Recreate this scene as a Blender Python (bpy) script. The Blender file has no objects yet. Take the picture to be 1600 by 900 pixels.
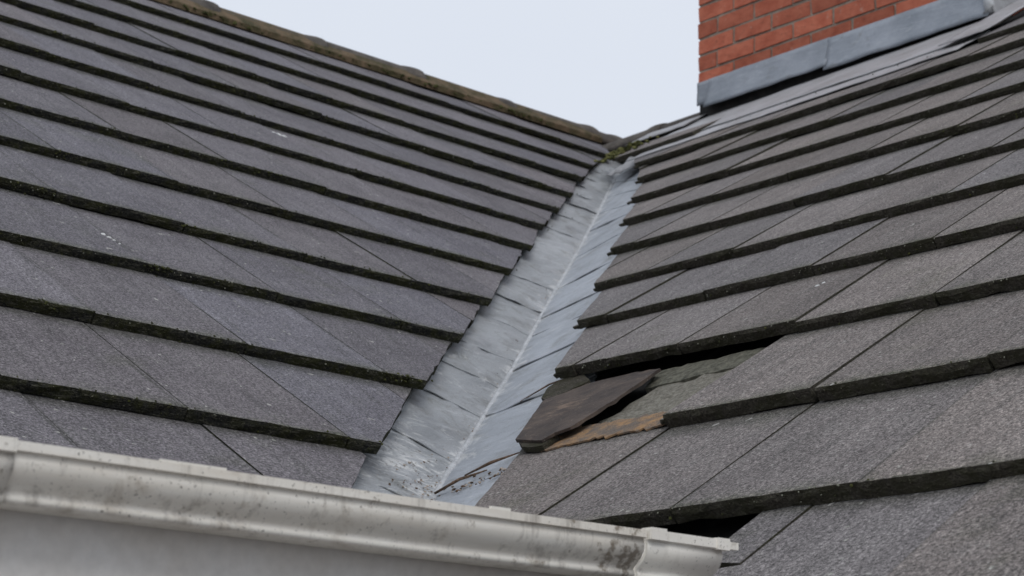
import bpy, math, random
from mathutils import Vector, Matrix, noise
random.seed(11)
S = bpy.context.scene
COL = S.collection
# ------------------------------------------------------------------ camera
cd = bpy.data.cameras.new('camera'); cam = bpy.data.objects.new('camera', cd); COL.objects.link(cam)
R = ((0.7608587616220386, -0.1837203702313046, -0.6223670704857737),
     (-0.6483797059806171, -0.1761951009515435, -0.740647718738915),
     (0.02641404428453017, 0.9670584842514639, -0.25318014594708477))
CAM = Vector((-0.40736407, -2.51338222, -0.52803305))
mw = Matrix([[*R[0], CAM.x], [*R[1], CAM.y], [*R[2], CAM.z], [0, 0, 0, 1]])
cam.matrix_world = mw
cd.sensor_width = 36; cd.lens = 2846.29 / 1600 * 36; cd.clip_start = .05; cd.clip_end = 3000
cd.dof.use_dof = True; cd.dof.focus_distance = 2.75; cd.dof.aperture_fstop = 13
S.camera = cam
# ------------------------------------------------------------------ world, sun, exposure
SUN_EL, SUN_AZ = math.radians(46), math.radians(212)
w = bpy.data.worlds.new('World'); S.world = w; w.use_nodes = True
nt = w.node_tree; nt.nodes.clear()
out = nt.nodes.new('ShaderNodeOutputWorld'); bg = nt.nodes.new('ShaderNodeBackground')
sky = nt.nodes.new('ShaderNodeTexSky'); sky.sky_type = 'NISHITA'; sky.sun_disc = False
sky.sun_elevation = SUN_EL; sky.sun_rotation = SUN_AZ; sky.air_density = 1; sky.dust_density = 3
mx = nt.nodes.new('ShaderNodeMix'); mx.data_type = 'RGBA'; mx.inputs[0].default_value = .965   # a closed cloud cover over the blue
tcw = nt.nodes.new('ShaderNodeTexCoord'); cn = nt.nodes.new('ShaderNodeTexNoise'); cn.inputs['Scale'].default_value = 1.6; cn.inputs['Detail'].default_value = 4
cr = nt.nodes.new('ShaderNodeValToRGB'); cr.color_ramp.elements[0].color = (6.45, 6.95, 7.9, 1); cr.color_ramp.elements[1].color = (6.95, 7.4, 8.2, 1)
cr.color_ramp.elements[0].position = .35; cr.color_ramp.elements[1].position = .65
nt.links.new(tcw.outputs['Generated'], cn.inputs['Vector']); nt.links.new(cn.outputs['Fac'], cr.inputs['Fac'])
nt.links.new(sky.outputs[0], mx.inputs[6]); nt.links.new(cr.outputs[0], mx.inputs[7])
nt.links.new(mx.outputs[2], bg.inputs[0]); bg.inputs[1].default_value = .109
nt.links.new(bg.outputs[0], out.inputs[0])
sl = bpy.data.lights.new('sun', 'SUN'); sun = bpy.data.objects.new('sun', sl); COL.objects.link(sun)
sl.energy = .95; sl.angle = math.radians(25); sl.color = (1, .97, .93)
sd = Vector((math.sin(SUN_AZ) * math.cos(SUN_EL), math.cos(SUN_AZ) * math.cos(SUN_EL), math.sin(SUN_EL)))
sun.rotation_euler = sd.to_track_quat('Z', 'Y').to_euler()
S.view_settings.view_transform = 'Standard'; S.view_settings.look = 'None'
S.view_settings.exposure = 0; S.view_settings.gamma = 1

# ------------------------------------------------------------------ frames of the two roof slopes
P_L, P_R, YAW = 0.5912, 0.5837, -0.0157
G = .361                       # gauge of the tiling
T = .0225                       # tile thickness
uL = Vector((0, math.cos(P_L), math.sin(P_L))); nL = Vector((0, -math.sin(P_L), math.cos(P_L))); XD = Vector((1, 0, 0))
uR = Vector((math.cos(P_R) * math.cos(YAW), math.cos(P_R) * math.sin(YAW), math.sin(P_R)))
YD = Vector((-math.sin(YAW), math.cos(YAW), 0)); nR = uR.cross(YD); oR = Vector((1.2989, 0, -.1849))
def PL(a, s, h=0.): return XD * a + uL * s + nL * h
def PR(a, s, h=0.): return oR + YD * a + uR * s + nR * h
def lerp(tab, x):
    if x <= tab[0][0]: i = 0
    elif x >= tab[-1][0]: i = len(tab) - 2
    else:
        i = 0
        while tab[i + 1][0] < x: i += 1
    (a, b), (c, d) = tab[i], tab[i + 1]
    return b + (d - b) * (x - a) / (c - a)
# ------------------------------------------------------------------ object helpers
def mesh_obj(name, verts, faces, mats, parent=None, fmat=None, uv=None, smooth=False, loc=None):
    """one mesh object; the origin is put at the mean of its corners"""
    vs = [Vector(v) for v in verts]
    o_ = sum(vs, Vector()) / len(vs) if loc is None else Vector(loc)
    me = bpy.data.meshes.new(name); me.from_pydata([v - o_ for v in vs], [], faces)
    if not isinstance(mats, (list, tuple)): mats = [mats]
    for m in mats: me.materials.append(m)
    if fmat: me.polygons.foreach_set('material_index', fmat)
    if uv:
        ul = me.uv_layers.new(name='UVMap')
        for lp in me.loops: ul.data[lp.index].uv = uv[lp.vertex_index]
    if smooth: me.polygons.foreach_set('use_smooth', [True] * len(me.polygons))
    me.update()
    ob = bpy.data.objects.new(name, me); COL.objects.link(ob); ob.location = o_
    if parent:
        ob.parent = parent; ob.location = o_ - parent.location
    return ob
def tag(o, label, cat, group=None, kind=None):
    o['label'] = label
    if cat: o['category'] = cat
    if group: o['group'] = group
    if kind: o['kind'] = kind
    return o
def thing(name, label, cat, loc=(0, 0, 0), group=None, kind=None):
    e = bpy.data.objects.new(name, None); COL.objects.link(e); e.location = loc; e.empty_display_size = .1
    return tag(e, label, cat, group, kind)
def jn(p, sc=1., seed=0): return noise.noise(Vector(p) * sc + Vector((seed * 7.3, seed * 3.1, seed)))
# ------------------------------------------------------------------ materials
class NT:
    def __init__(s, name):
        s.m = bpy.data.materials.new(name); s.m.use_nodes = True; s.t = s.m.node_tree; s.t.nodes.clear()
        s.o = s.n('OutputMaterial'); s.b = s.n('BsdfPrincipled'); s.l(s.b.outputs[0], s.o.inputs[0])
        s.g = s.n('NewGeometry'); s.pos = s.g.outputs['Position']; s._uv = None
    def n(s, t): return s.t.nodes.new('ShaderNode' + t)
    def l(s, a, b): s.t.links.new(a, b)
    def noise(s, scale, detail=4, rough=.55, vec=None, w_=None, dist=0):
        n = s.n('TexNoise'); n.inputs['Scale'].default_value = scale; n.inputs['Detail'].default_value = detail
        n.inputs['Roughness'].default_value = rough; n.inputs['Distortion'].default_value = dist
        s.l(vec or s.pos, n.inputs['Vector']); return n.outputs['Fac']
    def ramp(s, f, stops):
        r = s.n('ValToRGB'); e = r.color_ramp.elements
        while len(e) < len(stops): e.new(.5)
        for i, (p, c) in enumerate(stops):
            e[i].position = p; e[i].color = (c, c, c, 1) if isinstance(c, (int, float)) else (*c, 1)
        s.l(f, r.inputs[0]); return r.outputs[0]
    def mix(s, f, a, b, mode='MIX'):
        m = s.n('Mix'); m.data_type = 'RGBA'; m.blend_type = mode; m.clamp_factor = True
        for k, v in ((0, f), (6, a), (7, b)):
            if isinstance(v, (int, float)): m.inputs[k].default_value = v if k == 0 else (v, v, v, 1)
            elif isinstance(v, tuple): m.inputs[k].default_value = (*v, 1)
            else: s.l(v, m.inputs[k])
        return m.outputs[2]
    def math(s, op, a, b=0., clamp=False):
        m = s.n('Math'); m.operation = op; m.use_clamp = clamp
        for k, v in ((0, a), (1, b)):
            if isinstance(v, (int, float)): m.inputs[k].default_value = v
            else: s.l(v, m.inputs[k])
        return m.outputs[0]
    def mapping(s, vec, scale, rot=(0, 0, 0)):
        m = s.n('Mapping'); m.inputs['Scale'].default_value = scale; m.inputs['Rotation'].default_value = rot
        s.l(vec, m.inputs['Vector']); return m.outputs[0]
    def frame(s, ax, ay, az):
        """position expressed along three world directions"""
        c = s.n('CombineXYZ')
        for i, a in enumerate((ax, ay, az)):
            d = s.n('VectorMath'); d.operation = 'DOT_PRODUCT'; s.l(s.pos, d.inputs[0]); d.inputs[1].default_value = a
            s.l(d.outputs['Value'], c.inputs[i])
        return c.outputs[0]
    def bump(s, h, strength, dist, prev=None):
        b = s.n('Bump'); b.inputs['Strength'].default_value = strength; b.inputs['Distance'].default_value = dist
        s.l(h, b.inputs['Height'])
        if prev: s.l(prev, b.inputs['Normal'])
        return b.outputs[0]
    def rand(s): return s.n('ObjectInfo').outputs['Random']
    def uv(s):
        if not s._uv:
            t = s.n('TexCoord'); q = s.n('SeparateXYZ'); s.l(t.outputs['UV'], q.inputs[0]); s._uv = (q.outputs[0], q.outputs[1], t.outputs['UV'])
        return s._uv
    def fin(s, col, rough=.9, normal=None, spec=.3, metal=0.):
        if isinstance(col, tuple): s.b.inputs['Base Color'].default_value = (*col, 1)
        else: s.l(col, s.b.inputs['Base Color'])
        if isinstance(rough, (int, float)): s.b.inputs['Roughness'].default_value = rough
        else: s.l(rough, s.b.inputs['Roughness'])
        s.b.inputs['Specular IOR Level'].default_value = spec; s.b.inputs['Metallic'].default_value = metal
        if normal: s.l(normal, s.b.inputs['Normal'])
        return s.m
def tile_top(name, c1, c2, grain, slope, across, light, W=.305):
    k = NT(name); u, v, _ = k.uv()
    fr = k.frame(across, slope, slope.cross(across))
    a = k.noise(5, 5, .6); col = k.mix(k.ramp(a, [(.3, 0), (.7, 1)]), c1, c2)
    rnd = k.rand(); col = k.mix(1, col, k.ramp(rnd, [(0, .80), (.3, .92), (.7, 1.), (1, 1.12)]), 'MULTIPLY')
    hue = k.ramp(k.math('FRACT', k.math('MULTIPLY', rnd, 17.3)), [(0, (1.03, 1., .96)), (1, (.97, 1., 1.04))])
    col = k.mix(1, col, hue, 'MULTIPLY')
    # dirt streaks that run with the slope, blotches, algae
    st = k.noise(1, 5, .65, k.mapping(fr, (26, 5, 5))); col = k.mix(k.ramp(st, [(.52, 0), (.75, .45)]), col, (.055, .055, .052))
    bl = k.noise(17, 6, .7); col = k.mix(k.ramp(bl, [(.5, 0), (.75, .22)]), col, (.21, .205, .195))
    al = k.noise(3.1, 5, .7, k.mapping(k.pos, (1, 1, 1.3))); col = k.mix(k.ramp(al, [(.58, 0), (.75, .4)]), col, (.075, .08, .045))
    # dirty band where the tile leaves the one above, worn paler rim along the nose
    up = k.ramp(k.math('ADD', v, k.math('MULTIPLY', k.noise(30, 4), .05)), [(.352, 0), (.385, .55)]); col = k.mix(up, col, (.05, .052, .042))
    n2 = k.noise(75, 4, .7)
    rim = k.math('MULTIPLY', k.ramp(v, [(0, 1), (.022, 0)]), k.ramp(n2, [(.44, 0), (.6, .75)])); col = k.mix(rim, col, light)
    rim2 = k.math('MULTIPLY', k.ramp(v, [(0, .8), (.05, 0)]), k.ramp(bl, [(.4, 0), (.6, .8)])); col = k.mix(rim2, col, (.06, .063, .04))
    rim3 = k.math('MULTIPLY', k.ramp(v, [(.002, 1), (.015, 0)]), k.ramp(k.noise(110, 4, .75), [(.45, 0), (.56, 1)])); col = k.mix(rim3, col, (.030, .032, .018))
    # dirt and a faint pale wear line along the side joints
    e1 = k.math('MINIMUM', k.math('ABSOLUTE', u), k.math('ABSOLUTE', k.math('SUBTRACT', W, u))); e1 = k.math('ADD', e1, k.math('MULTIPLY', k.noise(45, 4), .006))
    jm = k.math('MULTIPLY', k.ramp(e1, [(.002, 1), (.0085, 0)]), k.ramp(k.noise(9, 3), [(.38, .15), (.6, .9)])); col = k.mix(jm, col, (.035, .036, .028))
    # rain streaks and lichen rings
    rs = k.noise(1, 4, .6, k.mapping(fr, (55, 3.5, 5))); col = k.mix(1, col, k.ramp(rs, [(.32, .86), (.5, 1.), (.68, 1.1)]), 'MULTIPLY')
    vo = k.n('TexVoronoi'); vo.inputs['Scale'].default_value = 34; k.l(k.pos, vo.inputs['Vector'])
    lm = k.math('MULTIPLY', k.ramp(vo.outputs['Distance'], [(.10, .7), (.16, 0)]), k.ramp(k.noise(7, 3), [(.56, 0), (.62, 1)])); col = k.mix(lm, col, (.27, .27, .24))
    # granules
    g1 = k.noise(210, 4, .75); g2 = k.noise(600, 1, .5)
    gg = k.mix(.3, g1, g2); col = k.mix(1, col, k.ramp(gg, [(.33, 1 - grain), (.5, 1.), (.66, 1 + grain * 1.7)]), 'MULTIPLY')
    fl = k.noise(230, 2, .5); col = k.mix(k.ramp(fl, [(.66, 0), (.72, .75)]), col, (.36, .35, .33))
    ch = k.noise(60, 3, .5); col = k.mix(k.ramp(ch, [(.70, 0), (.73, .8)]), col, (.42, .41, .38))
    nrm = k.bump(gg, .55, .0022); nrm = k.bump(bl, .35, .004, nrm)
    return k.fin(col, .88, nrm, .25)
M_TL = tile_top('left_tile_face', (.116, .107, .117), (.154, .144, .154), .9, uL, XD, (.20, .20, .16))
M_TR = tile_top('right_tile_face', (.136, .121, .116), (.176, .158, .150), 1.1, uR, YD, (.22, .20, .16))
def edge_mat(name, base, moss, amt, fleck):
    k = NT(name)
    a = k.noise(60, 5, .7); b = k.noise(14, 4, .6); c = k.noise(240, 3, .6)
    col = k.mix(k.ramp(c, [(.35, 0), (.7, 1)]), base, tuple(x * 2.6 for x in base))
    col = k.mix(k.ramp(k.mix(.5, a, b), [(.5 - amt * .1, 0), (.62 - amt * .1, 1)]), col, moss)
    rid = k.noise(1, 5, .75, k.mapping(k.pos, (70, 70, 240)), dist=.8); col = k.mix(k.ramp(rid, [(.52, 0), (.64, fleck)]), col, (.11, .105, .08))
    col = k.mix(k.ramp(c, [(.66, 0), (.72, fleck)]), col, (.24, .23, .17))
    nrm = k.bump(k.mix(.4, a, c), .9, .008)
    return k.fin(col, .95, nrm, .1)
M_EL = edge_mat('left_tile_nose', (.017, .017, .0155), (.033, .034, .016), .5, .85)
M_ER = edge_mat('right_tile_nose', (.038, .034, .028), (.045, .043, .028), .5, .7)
def simple(name, c1, c2, sc, rough=.9, bs=.5, bd=.004, spec=.25, metal=0, lo=.35, hi=.65, fv=.25):
    k = NT(name); a = k.noise(sc, 6, .65); col = k.mix(k.ramp(a, [(lo, 0), (hi, 1)]), c1, c2)
    f = k.noise(sc * 12, 3, .6); col = k.mix(1, col, k.ramp(f, [(.3, 1 - fv), (.7, 1 + fv)]), 'MULTIPLY')
    return k.fin(col, rough, k.bump(k.mix(.5, a, f), bs, bd), spec, metal)
M_FELT_SHADE = simple('felt_and_gap_shade', (.012, .012, .012), (.028, .026, .024), 30)  # roofing felt; its black also paints the shadow gap at the chimney foot
M_MORTARBED = simple('old_mortar', (.21, .195, .16), (.46, .43, .36), 120, bs=1, bd=.010)
M_ROT = simple('rotten_wood', (.17, .14, .115), (.42, .25, .12), 30, bs=1, bd=.008, lo=.42, hi=.68)
M_MOSS = simple('moss_green', (.034, .038, .012), (.085, .088, .026), 40, bs=.8)
M_LICHEN = simple('yellow_moss', (.09, .095, .03), (.22, .21, .08), 60, bs=.8)
M_WHITE = simple('chalky_dropping', (.55, .56, .55), (.78, .78, .76), 90, bs=.6, bd=.002)
M_TWIG = simple('dead_twig', (.04, .028, .018), (.20, .13, .09), 90)
M_RIDGE = simple('ridge_clay', (.062, .056, .050), (.130, .115, .100), 9, bs=.6)
M_GROUND = simple('paving_ground', (.26, .255, .25), (.36, .35, .34), 2)
M_RENDER = simple('painted_render', (.64, .60, .55), (.74, .72, .69), 7, bs=.15, bd=.001, fv=.06)
def lead(name, ax, sl, c1, c2, tint, chalk, foot=None, crease=False):
    k = NT(name); fr = k.frame(ax, sl, ax.cross(sl)); rnd = k.rand()
    a = k.noise(4.5, 6, .65); col = k.mix(k.ramp(a, [(.33, 0), (.68, 1)]), c1, c2)
    col = k.mix(1, col, k.ramp(rnd, [(0, .88), (1, 1.1)]), 'MULTIPLY')
    s1 = k.noise(1, 6, .7, k.mapping(fr, (7, 26, 9), (0, 0, .35)), dist=.6); col = k.mix(k.ramp(s1, [(.5, 0), (.7, .5)]), col, tint)
    s2 = k.noise(1, 6, .72, k.mapping(fr, (7, 36, 20), (0, 0, -.5)), dist=1.2); col = k.mix(k.ramp(s2, [(.58, 0), (.72, chalk)]), col, (.56, .57, .58))
    s3 = k.noise(15, 6, .75, dist=.8); col = k.mix(k.ramp(s3, [(.57, 0), (.72, .6)]), col, (.17, .165, .13))
    s4 = k.noise(140, 3, .6); col = k.mix(k.ramp(s4, [(.67, 0), (.73, .6)]), col, (.08, .075, .06))
    if crease:
        u, v, _ = k.uv(); cu = k.math('ADD', k.noise(13, 6, .75, dist=.4), k.ramp(u, [(0, .17), (.08, .07), (.22, 0)]))
        col = k.mix(k.ramp(cu, [(.60, 0), (.68, .8)]), col, (.56, .565, .56))
        dk = k.math('ADD', k.noise(11, 6, .75), k.ramp(u, [(.6, 0), (1, .10)])); col = k.mix(k.ramp(dk, [(.52, 0), (.70, .65)]), col, (.165, .165, .15))
    if foot:
        d = k.n('VectorMath'); d.operation = 'DISTANCE'; k.l(k.pos, d.inputs[0]); d.inputs[1].default_value = foot
        q = k.noise(1, 6, .75, k.mapping(fr, (14, 40, 30), (0, 0, -.35)), dist=1.5)
        q2 = k.math('ADD', q, k.ramp(d.outputs['Value'], [(.06, .17), (.34, 0)]))
        col = k.mix(k.ramp(q2, [(.62, 0), (.78, .8)]), col, (.72, .72, .70))
        q3 = k.math('ADD', k.noise(70, 4, .7), k.ramp(d.outputs['Value'], [(.05, .14), (.3, 0)])); col = k.mix(k.ramp(q3, [(.71, 0), (.75, .7)]), col, (.12, .10, .075))
    g = k.noise(420, 2, .6); col = k.mix(1, col, k.ramp(g, [(.3, .86), (.7, 1.13)]), 'MULTIPLY')
    nrm = k.bump(s1, .6, .006); nrm = k.bump(s2, .35, .003, nrm); nrm = k.bump(s3, .35, .004, nrm)
    return k.fin(col, k.ramp(s3, [(.3, .42), (.7, .68)]), nrm, .45, .12)
VD = Vector((.6507, .6304, .4232))
M_LL = lead('weathered_lead_left', XD, uL, (.25, .262, .272), (.385, .40, .412), (.43, .445, .465), .6, (1.60, .09, -.05), True)
M_LR = lead('weathered_lead_right', YD, uR, (.30, .32, .35), (.385, .41, .445), (.45, .475, .51), .4, None, True)
M_LF = lead('chimney_lead', YD, Vector((0, 0, 1)), (.21, .235, .265), (.32, .345, .385), (.38, .41, .45), .35)
M_LA = lead('pale_apron_lead', YD, uR, (.27, .265, .265), (.40, .40, .41), (.48, .48, .49), .5)
def slate_mat():
    k = NT('brown_underlay_slate'); a = k.noise(16, 6, .7); col = k.mix(k.ramp(a, [(.36, 0), (.68, 1)]), (.040, .031, .027), (.105, .078, .062))
    dd = k.n('VectorMath'); dd.operation = 'DISTANCE'; k.l(k.pos, dd.inputs[0]); dd.inputs[1].default_value = PR(-.10, .56, -.014)
    b = k.math('ADD', k.noise(1, 5, .7, k.mapping(k.pos, (30, 16, 30))), k.ramp(dd.outputs['Value'], [(.01, .16), (.10, 0)])); col = k.mix(k.ramp(b, [(.60, 0), (.78, .55)]), col, (.30, .21, .15))
    c = k.noise(200, 3, .6); col = k.mix(k.ramp(c, [(.64, 0), (.72, .6)]), col, (.30, .28, .25))
    return k.fin(col, .8, k.bump(k.mix(.5, a, c), .6, .004), .3)
M_SLATE = slate_mat()
def pvc(name, dirt):
    k = NT(name); a = k.noise(1, 6, .7, k.mapping(k.pos, (3, 3, 26)))
    col = k.mix(k.ramp(a, [(.4, 0), (.75, .55 * dirt)]), (.87, .84, .77), (.58, .49, .37))
    b = k.noise(11, 6, .72, dist=.5); col = k.mix(k.ramp(b, [(.55, 0), (.73, .7 * dirt)]), col, (.34, .27, .19))
    st = k.noise(1, 5, .75, k.mapping(k.pos, (48, 48, 5))); col = k.mix(k.ramp(st, [(.53, 0), (.72, .55 * dirt)]), col, (.17, .14, .11))
    dd = k.n('VectorMath'); dd.operation = 'DISTANCE'; k.l(k.pos, dd.inputs[0]); dd.inputs[1].default_value = (.905, -1.14, -.315)
    gr = k.math('ADD', k.noise(55, 5, .75), k.ramp(dd.outputs['Value'], [(.012, .16), (.055, 0)]))
    col = k.mix(k.ramp(gr, [(.60, 0), (.70, .75 * dirt)]), col, (.17, .125, .075))
    c = k.noise(290, 3, .6); d = k.noise(5, 3, .5)
    col = k.mix(k.math('MULTIPLY', k.ramp(c, [(.635, 0), (.69, .9)]), k.ramp(d, [(.38, 0), (.55, 1)])), col, (.085, .07, .055))
    return k.fin(col, .5, k.bump(b, .15, .002), .4)
M_PVC = pvc('dirty_white_plastic', 1.); M_PVC2 = pvc('cleaner_white_plastic', .45)
def brick_mat():
    k = NT('red_brick'); a = k.noise(18, 5, .65); rnd = k.rand()
    col = k.mix(k.ramp(a, [(.3, 0), (.7, 1)]), (.36, .095, .055), (.50, .165, .100))
    col = k.mix(1, col, k.ramp(rnd, [(0, .72), (.5, 1), (1, 1.15)]), 'MULTIPLY')
    b = k.noise(1, 5, .7, k.mapping(k.pos, (30, 30, 70))); col = k.mix(k.ramp(b, [(.55, 0), (.72, .6)]), col, (.13, .05, .035))
    c = k.noise(45, 4, .6); col = k.mix(k.ramp(c, [(.64, 0), (.75, .5)]), col, (.42, .33, .27))
    return k.fin(col, .92, k.bump(k.mix(.5, a, b), .8, .006), .2)
M_BRICK = brick_mat()
M_MORTAR = simple('chimney_mortar', (.20, .165, .13), (.33, .285, .23), 22, bs=.8)
# ------------------------------------------------------------------ tile builder
def slab(name, PF, outline, s0, th, mats, parent, h0=0., slope=None, nose=(), label=None, lift=0., K=None):
    """outline: list of (across, along, jag) anticlockwise; h falls from h0 at s0 by slope per metre; jag=1 marks a broken edge after that point"""
    slope = T / G if slope is None else slope
    pts = []
    for i, (a, s, jag) in enumerate(outline):
        a2, s2, _ = outline[(i + 1) % len(outline)]
        pts.append((a, s, jag))
        if jag:
            L_ = math.hypot(a2 - a, s2 - s); n = max(2, min(9, int(L_ / .034)))
            for q in range(1, n):
                t = q / n; da, ds = (a2 - a) / L_, (s2 - s) / L_
                j = random.gauss(0, .0017 * jag)
                pts.append((a + (a2 - a) * t - ds * j, s + (s2 - s) * t + da * j, jag))
    n = len(pts); vs = []; uv = []
    off = 0
    if K is None: K = 0; off = 5.
    amin = -off + min(p[0] - K * (p[1] - s0) for p in pts)
    for lev in range(3):
        for a, s, jag in pts:
            h = h0 - (s - s0) * slope
            if lev == 0: dd = 0; pu = 0
            elif lev == 1: dd = -th * random.uniform(.18, .5); pu = random.uniform(-.0035, .0012) if jag else 0
            else: dd = -th + (random.gauss(0, .0012) if jag else 0); pu = random.uniform(0, .003) if jag else 0
            vs.append(PF(a, s + pu, h + dd + lift)); uv.append((a - K * (s - s0) - amin, s - s0))
    fs = [list(range(n)), list(range(3 * n - 1, 2 * n - 1, -1))]; fm = [0, 1]
    for lev in (0, 1):
        for i in range(n):
            j = (i + 1) % n
            fs.append([lev * n + j, lev * n + i, (lev + 1) * n + i, (lev + 1) * n + j]); fm.append(1)
    o = mesh_obj(name, vs, fs, mats, parent, fm, uv)
    if label: o['label'] = label
    return o
# ================================================================== LEFT ROOF SLOPE
roofL = thing('tiled_roof', 'left roof slope of flat dark grey tiles with mossy black course edges above the white gutter', 'roof', PL(0, -.7, -.1))
L_ROW = {-3: (-.0358, -1.03), -2: (-.0358, -.667), -1: (-.0358, -.305), 0: (-.0358, .056), 1: (-.0345, .4257), 2: (-.0254, .7743), 3: (-.0352, 1.1436), 4: (-.0355, 1.5041), 5: (-.0513, 1.8961),
         6: (-.0629, 2.2796), 7: (-.0779, 2.6755), 8: (-.0847, 3.0725), 9: (-.0517, 3.3478), 10: (-.0536, 3.7283), 11: (-.039, 4.0793), 12: (0, 4.33)}
def sL(i, x): b, a = L_ROW[i]; return a + b * x
L_EDGE = [(-1.03, .55), (-.667, .86), (-.31, 1.155), (.005, 1.427), (.376, 1.749), (.698, 2.051), (1.058, 2.371), (1.413, 2.695), (1.771, 3.015), (2.146, 3.352), (2.491, 3.667), (2.892, 4.043),
          (3.124, 4.241), (3.468, 4.547), (3.826, 4.949), (4.25, 5.25)]
def eL(s): return lerp(L_EDGE, s)
L_PH = {-3: .9, -2: .78, -1: .80, 0: 1.046, 1: 1.337, 2: 1.277, 3: 1.211, 4: 1.345, 5: 1.652, 6: 1.82, 7: 1.719, 8: 1.893, 9: 2.44, 10: 2.3, 11: 2.5}
KL = -.088; WL = .312
def tile_run(PF, srow, edge_fn, sgn, i, ph, K, W, amin, amax, nexts, mats, parent, end_at=None):
    """lay one course between across positions amin..amax; the valley-side end is cut along edge_fn"""
    js = []
    k0 = math.floor((amin - ph) / W)
    x = ph + k0 * W
    while x < amax + W: js.append(x + random.uniform(-.004, .004)); x += W
    for a, b in zip(js, js[1:]):
        gap = random.uniform(.0009, .0022) if i < 4 else random.uniform(.0004, .0014)
        a_, b_ = a + gap, b - gap
        ds_ = random.gauss(0, .0022); sa, sb = srow(i, a_) + ds_ + random.gauss(0, .0008), srow(i, b_) + ds_
        top = (srow(i + 1, (a + b) / 2) if nexts else sa + G) + .062
        ka, kb = K * (top - sa), K * (top - sb)
        q = [(a_, sa, .9), (b_, sb, 0), (b_ + kb, top, 0), (a_ + ka, top, 0)]
        # clip with the valley line (sampled as a straight cut for this course)
        s0_ = min(sa, sb)
        e0, e1 = edge_fn(s0_) + sgn * random.uniform(-.006, .008), edge_fn(top) - sgn * (.028 if sgn > 0 else .018)
        def inside(p): return sgn * (e0 + (e1 - e0) * (p[1] - s0_) / (top - s0_) - p[0]) > 0
        res = []
        for m in range(len(q)):
            p, r = q[m], q[(m + 1) % len(q)]
            ip, ir = inside(p), inside(r)
            if ip: res.append(p)
            if ip != ir:
                fp = sgn * (e0 + (e1 - e0) * (p[1] - s0_) / (top - s0_) - p[0]); fr_ = sgn * (e0 + (e1 - e0) * (r[1] - s0_) / (top - s0_) - r[0])
                t = fp / (fp - fr_)
                c = (p[0] + (r[0] - p[0]) * t, p[1] + (r[1] - p[1]) * t, (.9 if ip else p[2]))
                if ip and p[2] == 0 or (ip and p[2]): c = (c[0], c[1], .7)
                res.append(c)
        if len(res) < 3: continue
        ar = 0
        for m in range(len(res)):
            p, r = res[m], res[(m + 1) % len(res)]; ar += p[0] * r[1] - r[0] * p[1]
        if abs(ar) / 2 < .004: continue
        if end_at is not None and not (end_at(min(p[0] for p in res), max(p[0] for p in res))): continue
        if ar < 0: res = res[::-1]
        slab('roof_tile', PF, res, min(sa, sb), T, mats, parent, h0=random.uniform(-.0020, .0022), slope=T / G + random.uniform(-.004, .004), K=K if len(res) == 4 and all(inside(p) for p in q) else None)
# left slope: across = X, valley on the +X side. PL(X, s) handedness: X x uL = nL so anticlockwise is up
for i in range(-3, 12):
    xmin = -.75 + max(0, i) * .105
    tile_run(PL, sL, eL, 1, i, L_PH[i], KL, WL, xmin, eL(sL(i, 2) + .4) + .3, True, [M_TL, M_EL], roofL)
# underlay deck of the left slope
def sheet(name, PF, edge, smin, smax, far, h, mat, parent, inset, sgn, th=.012, n=16):
    vs, fs = [], []
    for k in range(n + 1):
        s = smin + (smax - smin) * k / n
        e = edge(s) - sgn * inset
        for hh in (h, h - th):
            vs += [PF(far, s, hh), PF(e, s, hh)]
    for k in range(n):
        a = 4 * k; b = a + 4
        fs += [[a, a + 1, b + 1, b], [a + 2, b + 2, b + 3, a + 3], [a + 1, a + 3, b + 3, b + 1], [a, b, b + 2, a + 2]]
    fs += [[0, 2, 3, 1], [4 * n, 4 * n + 1, 4 * n + 3, 4 * n + 2]]
    return mesh_obj(name, vs, fs, mat, parent)
sheet('underlay', PL, eL, -1.3, 4.36, -2.2, -.060, M_FELT_SHADE, roofL, .10, 1)
# ridge caps along the top of the left slope
RC = PL(0, 4.372, 0); RY, RZ = RC.y, RC.z - .074
def ridge_cap(name, P, ax, side, up, length, r, parent, seed):
    """half round cap with a raised collar at its far end; P start, ax along, side/up cross directions"""
    vs, fs, na = [], [], 11
    prof = [(0, r), (.02, r), (length - .11, r), (length - .085, r + .005), (length - .05, r + .009), (length - .02, r + .008), (length, r + .004)]
    rings = []
    for t, rr in prof:
        for inner in (0, 1):
            for k in range(na):
                th = math.radians(-84 + 168 * k / (na - 1)); q = rr - inner * .016
                q += .0035 * jn((t, k * .7, seed), 3)
                vs.append(P + ax * t + side * (math.sin(th) * q) + up * (math.cos(th) * q))
    st = 2 * na
    for m in range(len(prof) - 1):
        for k in range(na - 1):
            a = m * st + k; fs.append([a, a + 1, a + st + 1, a + st])
            b = a + na; fs.append([b + 1, b, b + st, b + st + 1])
        a = m * st; fs.append([a, a + st, a + st + na, a + na]); a += na - 1; fs.append([a + st, a, a + na, a + st + na])
    for base in (0, (len(prof) - 1) * st):
        for k in range(na - 1):
            a = base + k; fs.append([a, a + na, a + na + 1, a + 1] if base == 0 else [a, a + 1, a + na + 1, a + na])
    return mesh_obj(name, vs, fs, M_RIDGE, parent, smooth=True)
ends = [5.215, 4.70, 4.165, 3.64, 3.105, 2.58, 2.06, 1.54, 1.02]
for k in range(len(ends) - 1):
    L_ = ends[k] - ends[k + 1] - .006
    ridge_cap('ridge_tile', Vector((ends[k + 1], RY, RZ + random.uniform(-.004, .004))), XD, Vector((0, -1, 0)), Vector((0, 0, 1)), L_, .090, roofL, k)
ridge_cap('ridge_tile', Vector((5.215, RY + .003, RZ - .004)), Vector((1, 0, -.02)).normalized(), Vector((0, -1, 0)), Vector((0, 0, 1)), .20, .092, roofL, 31)
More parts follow.
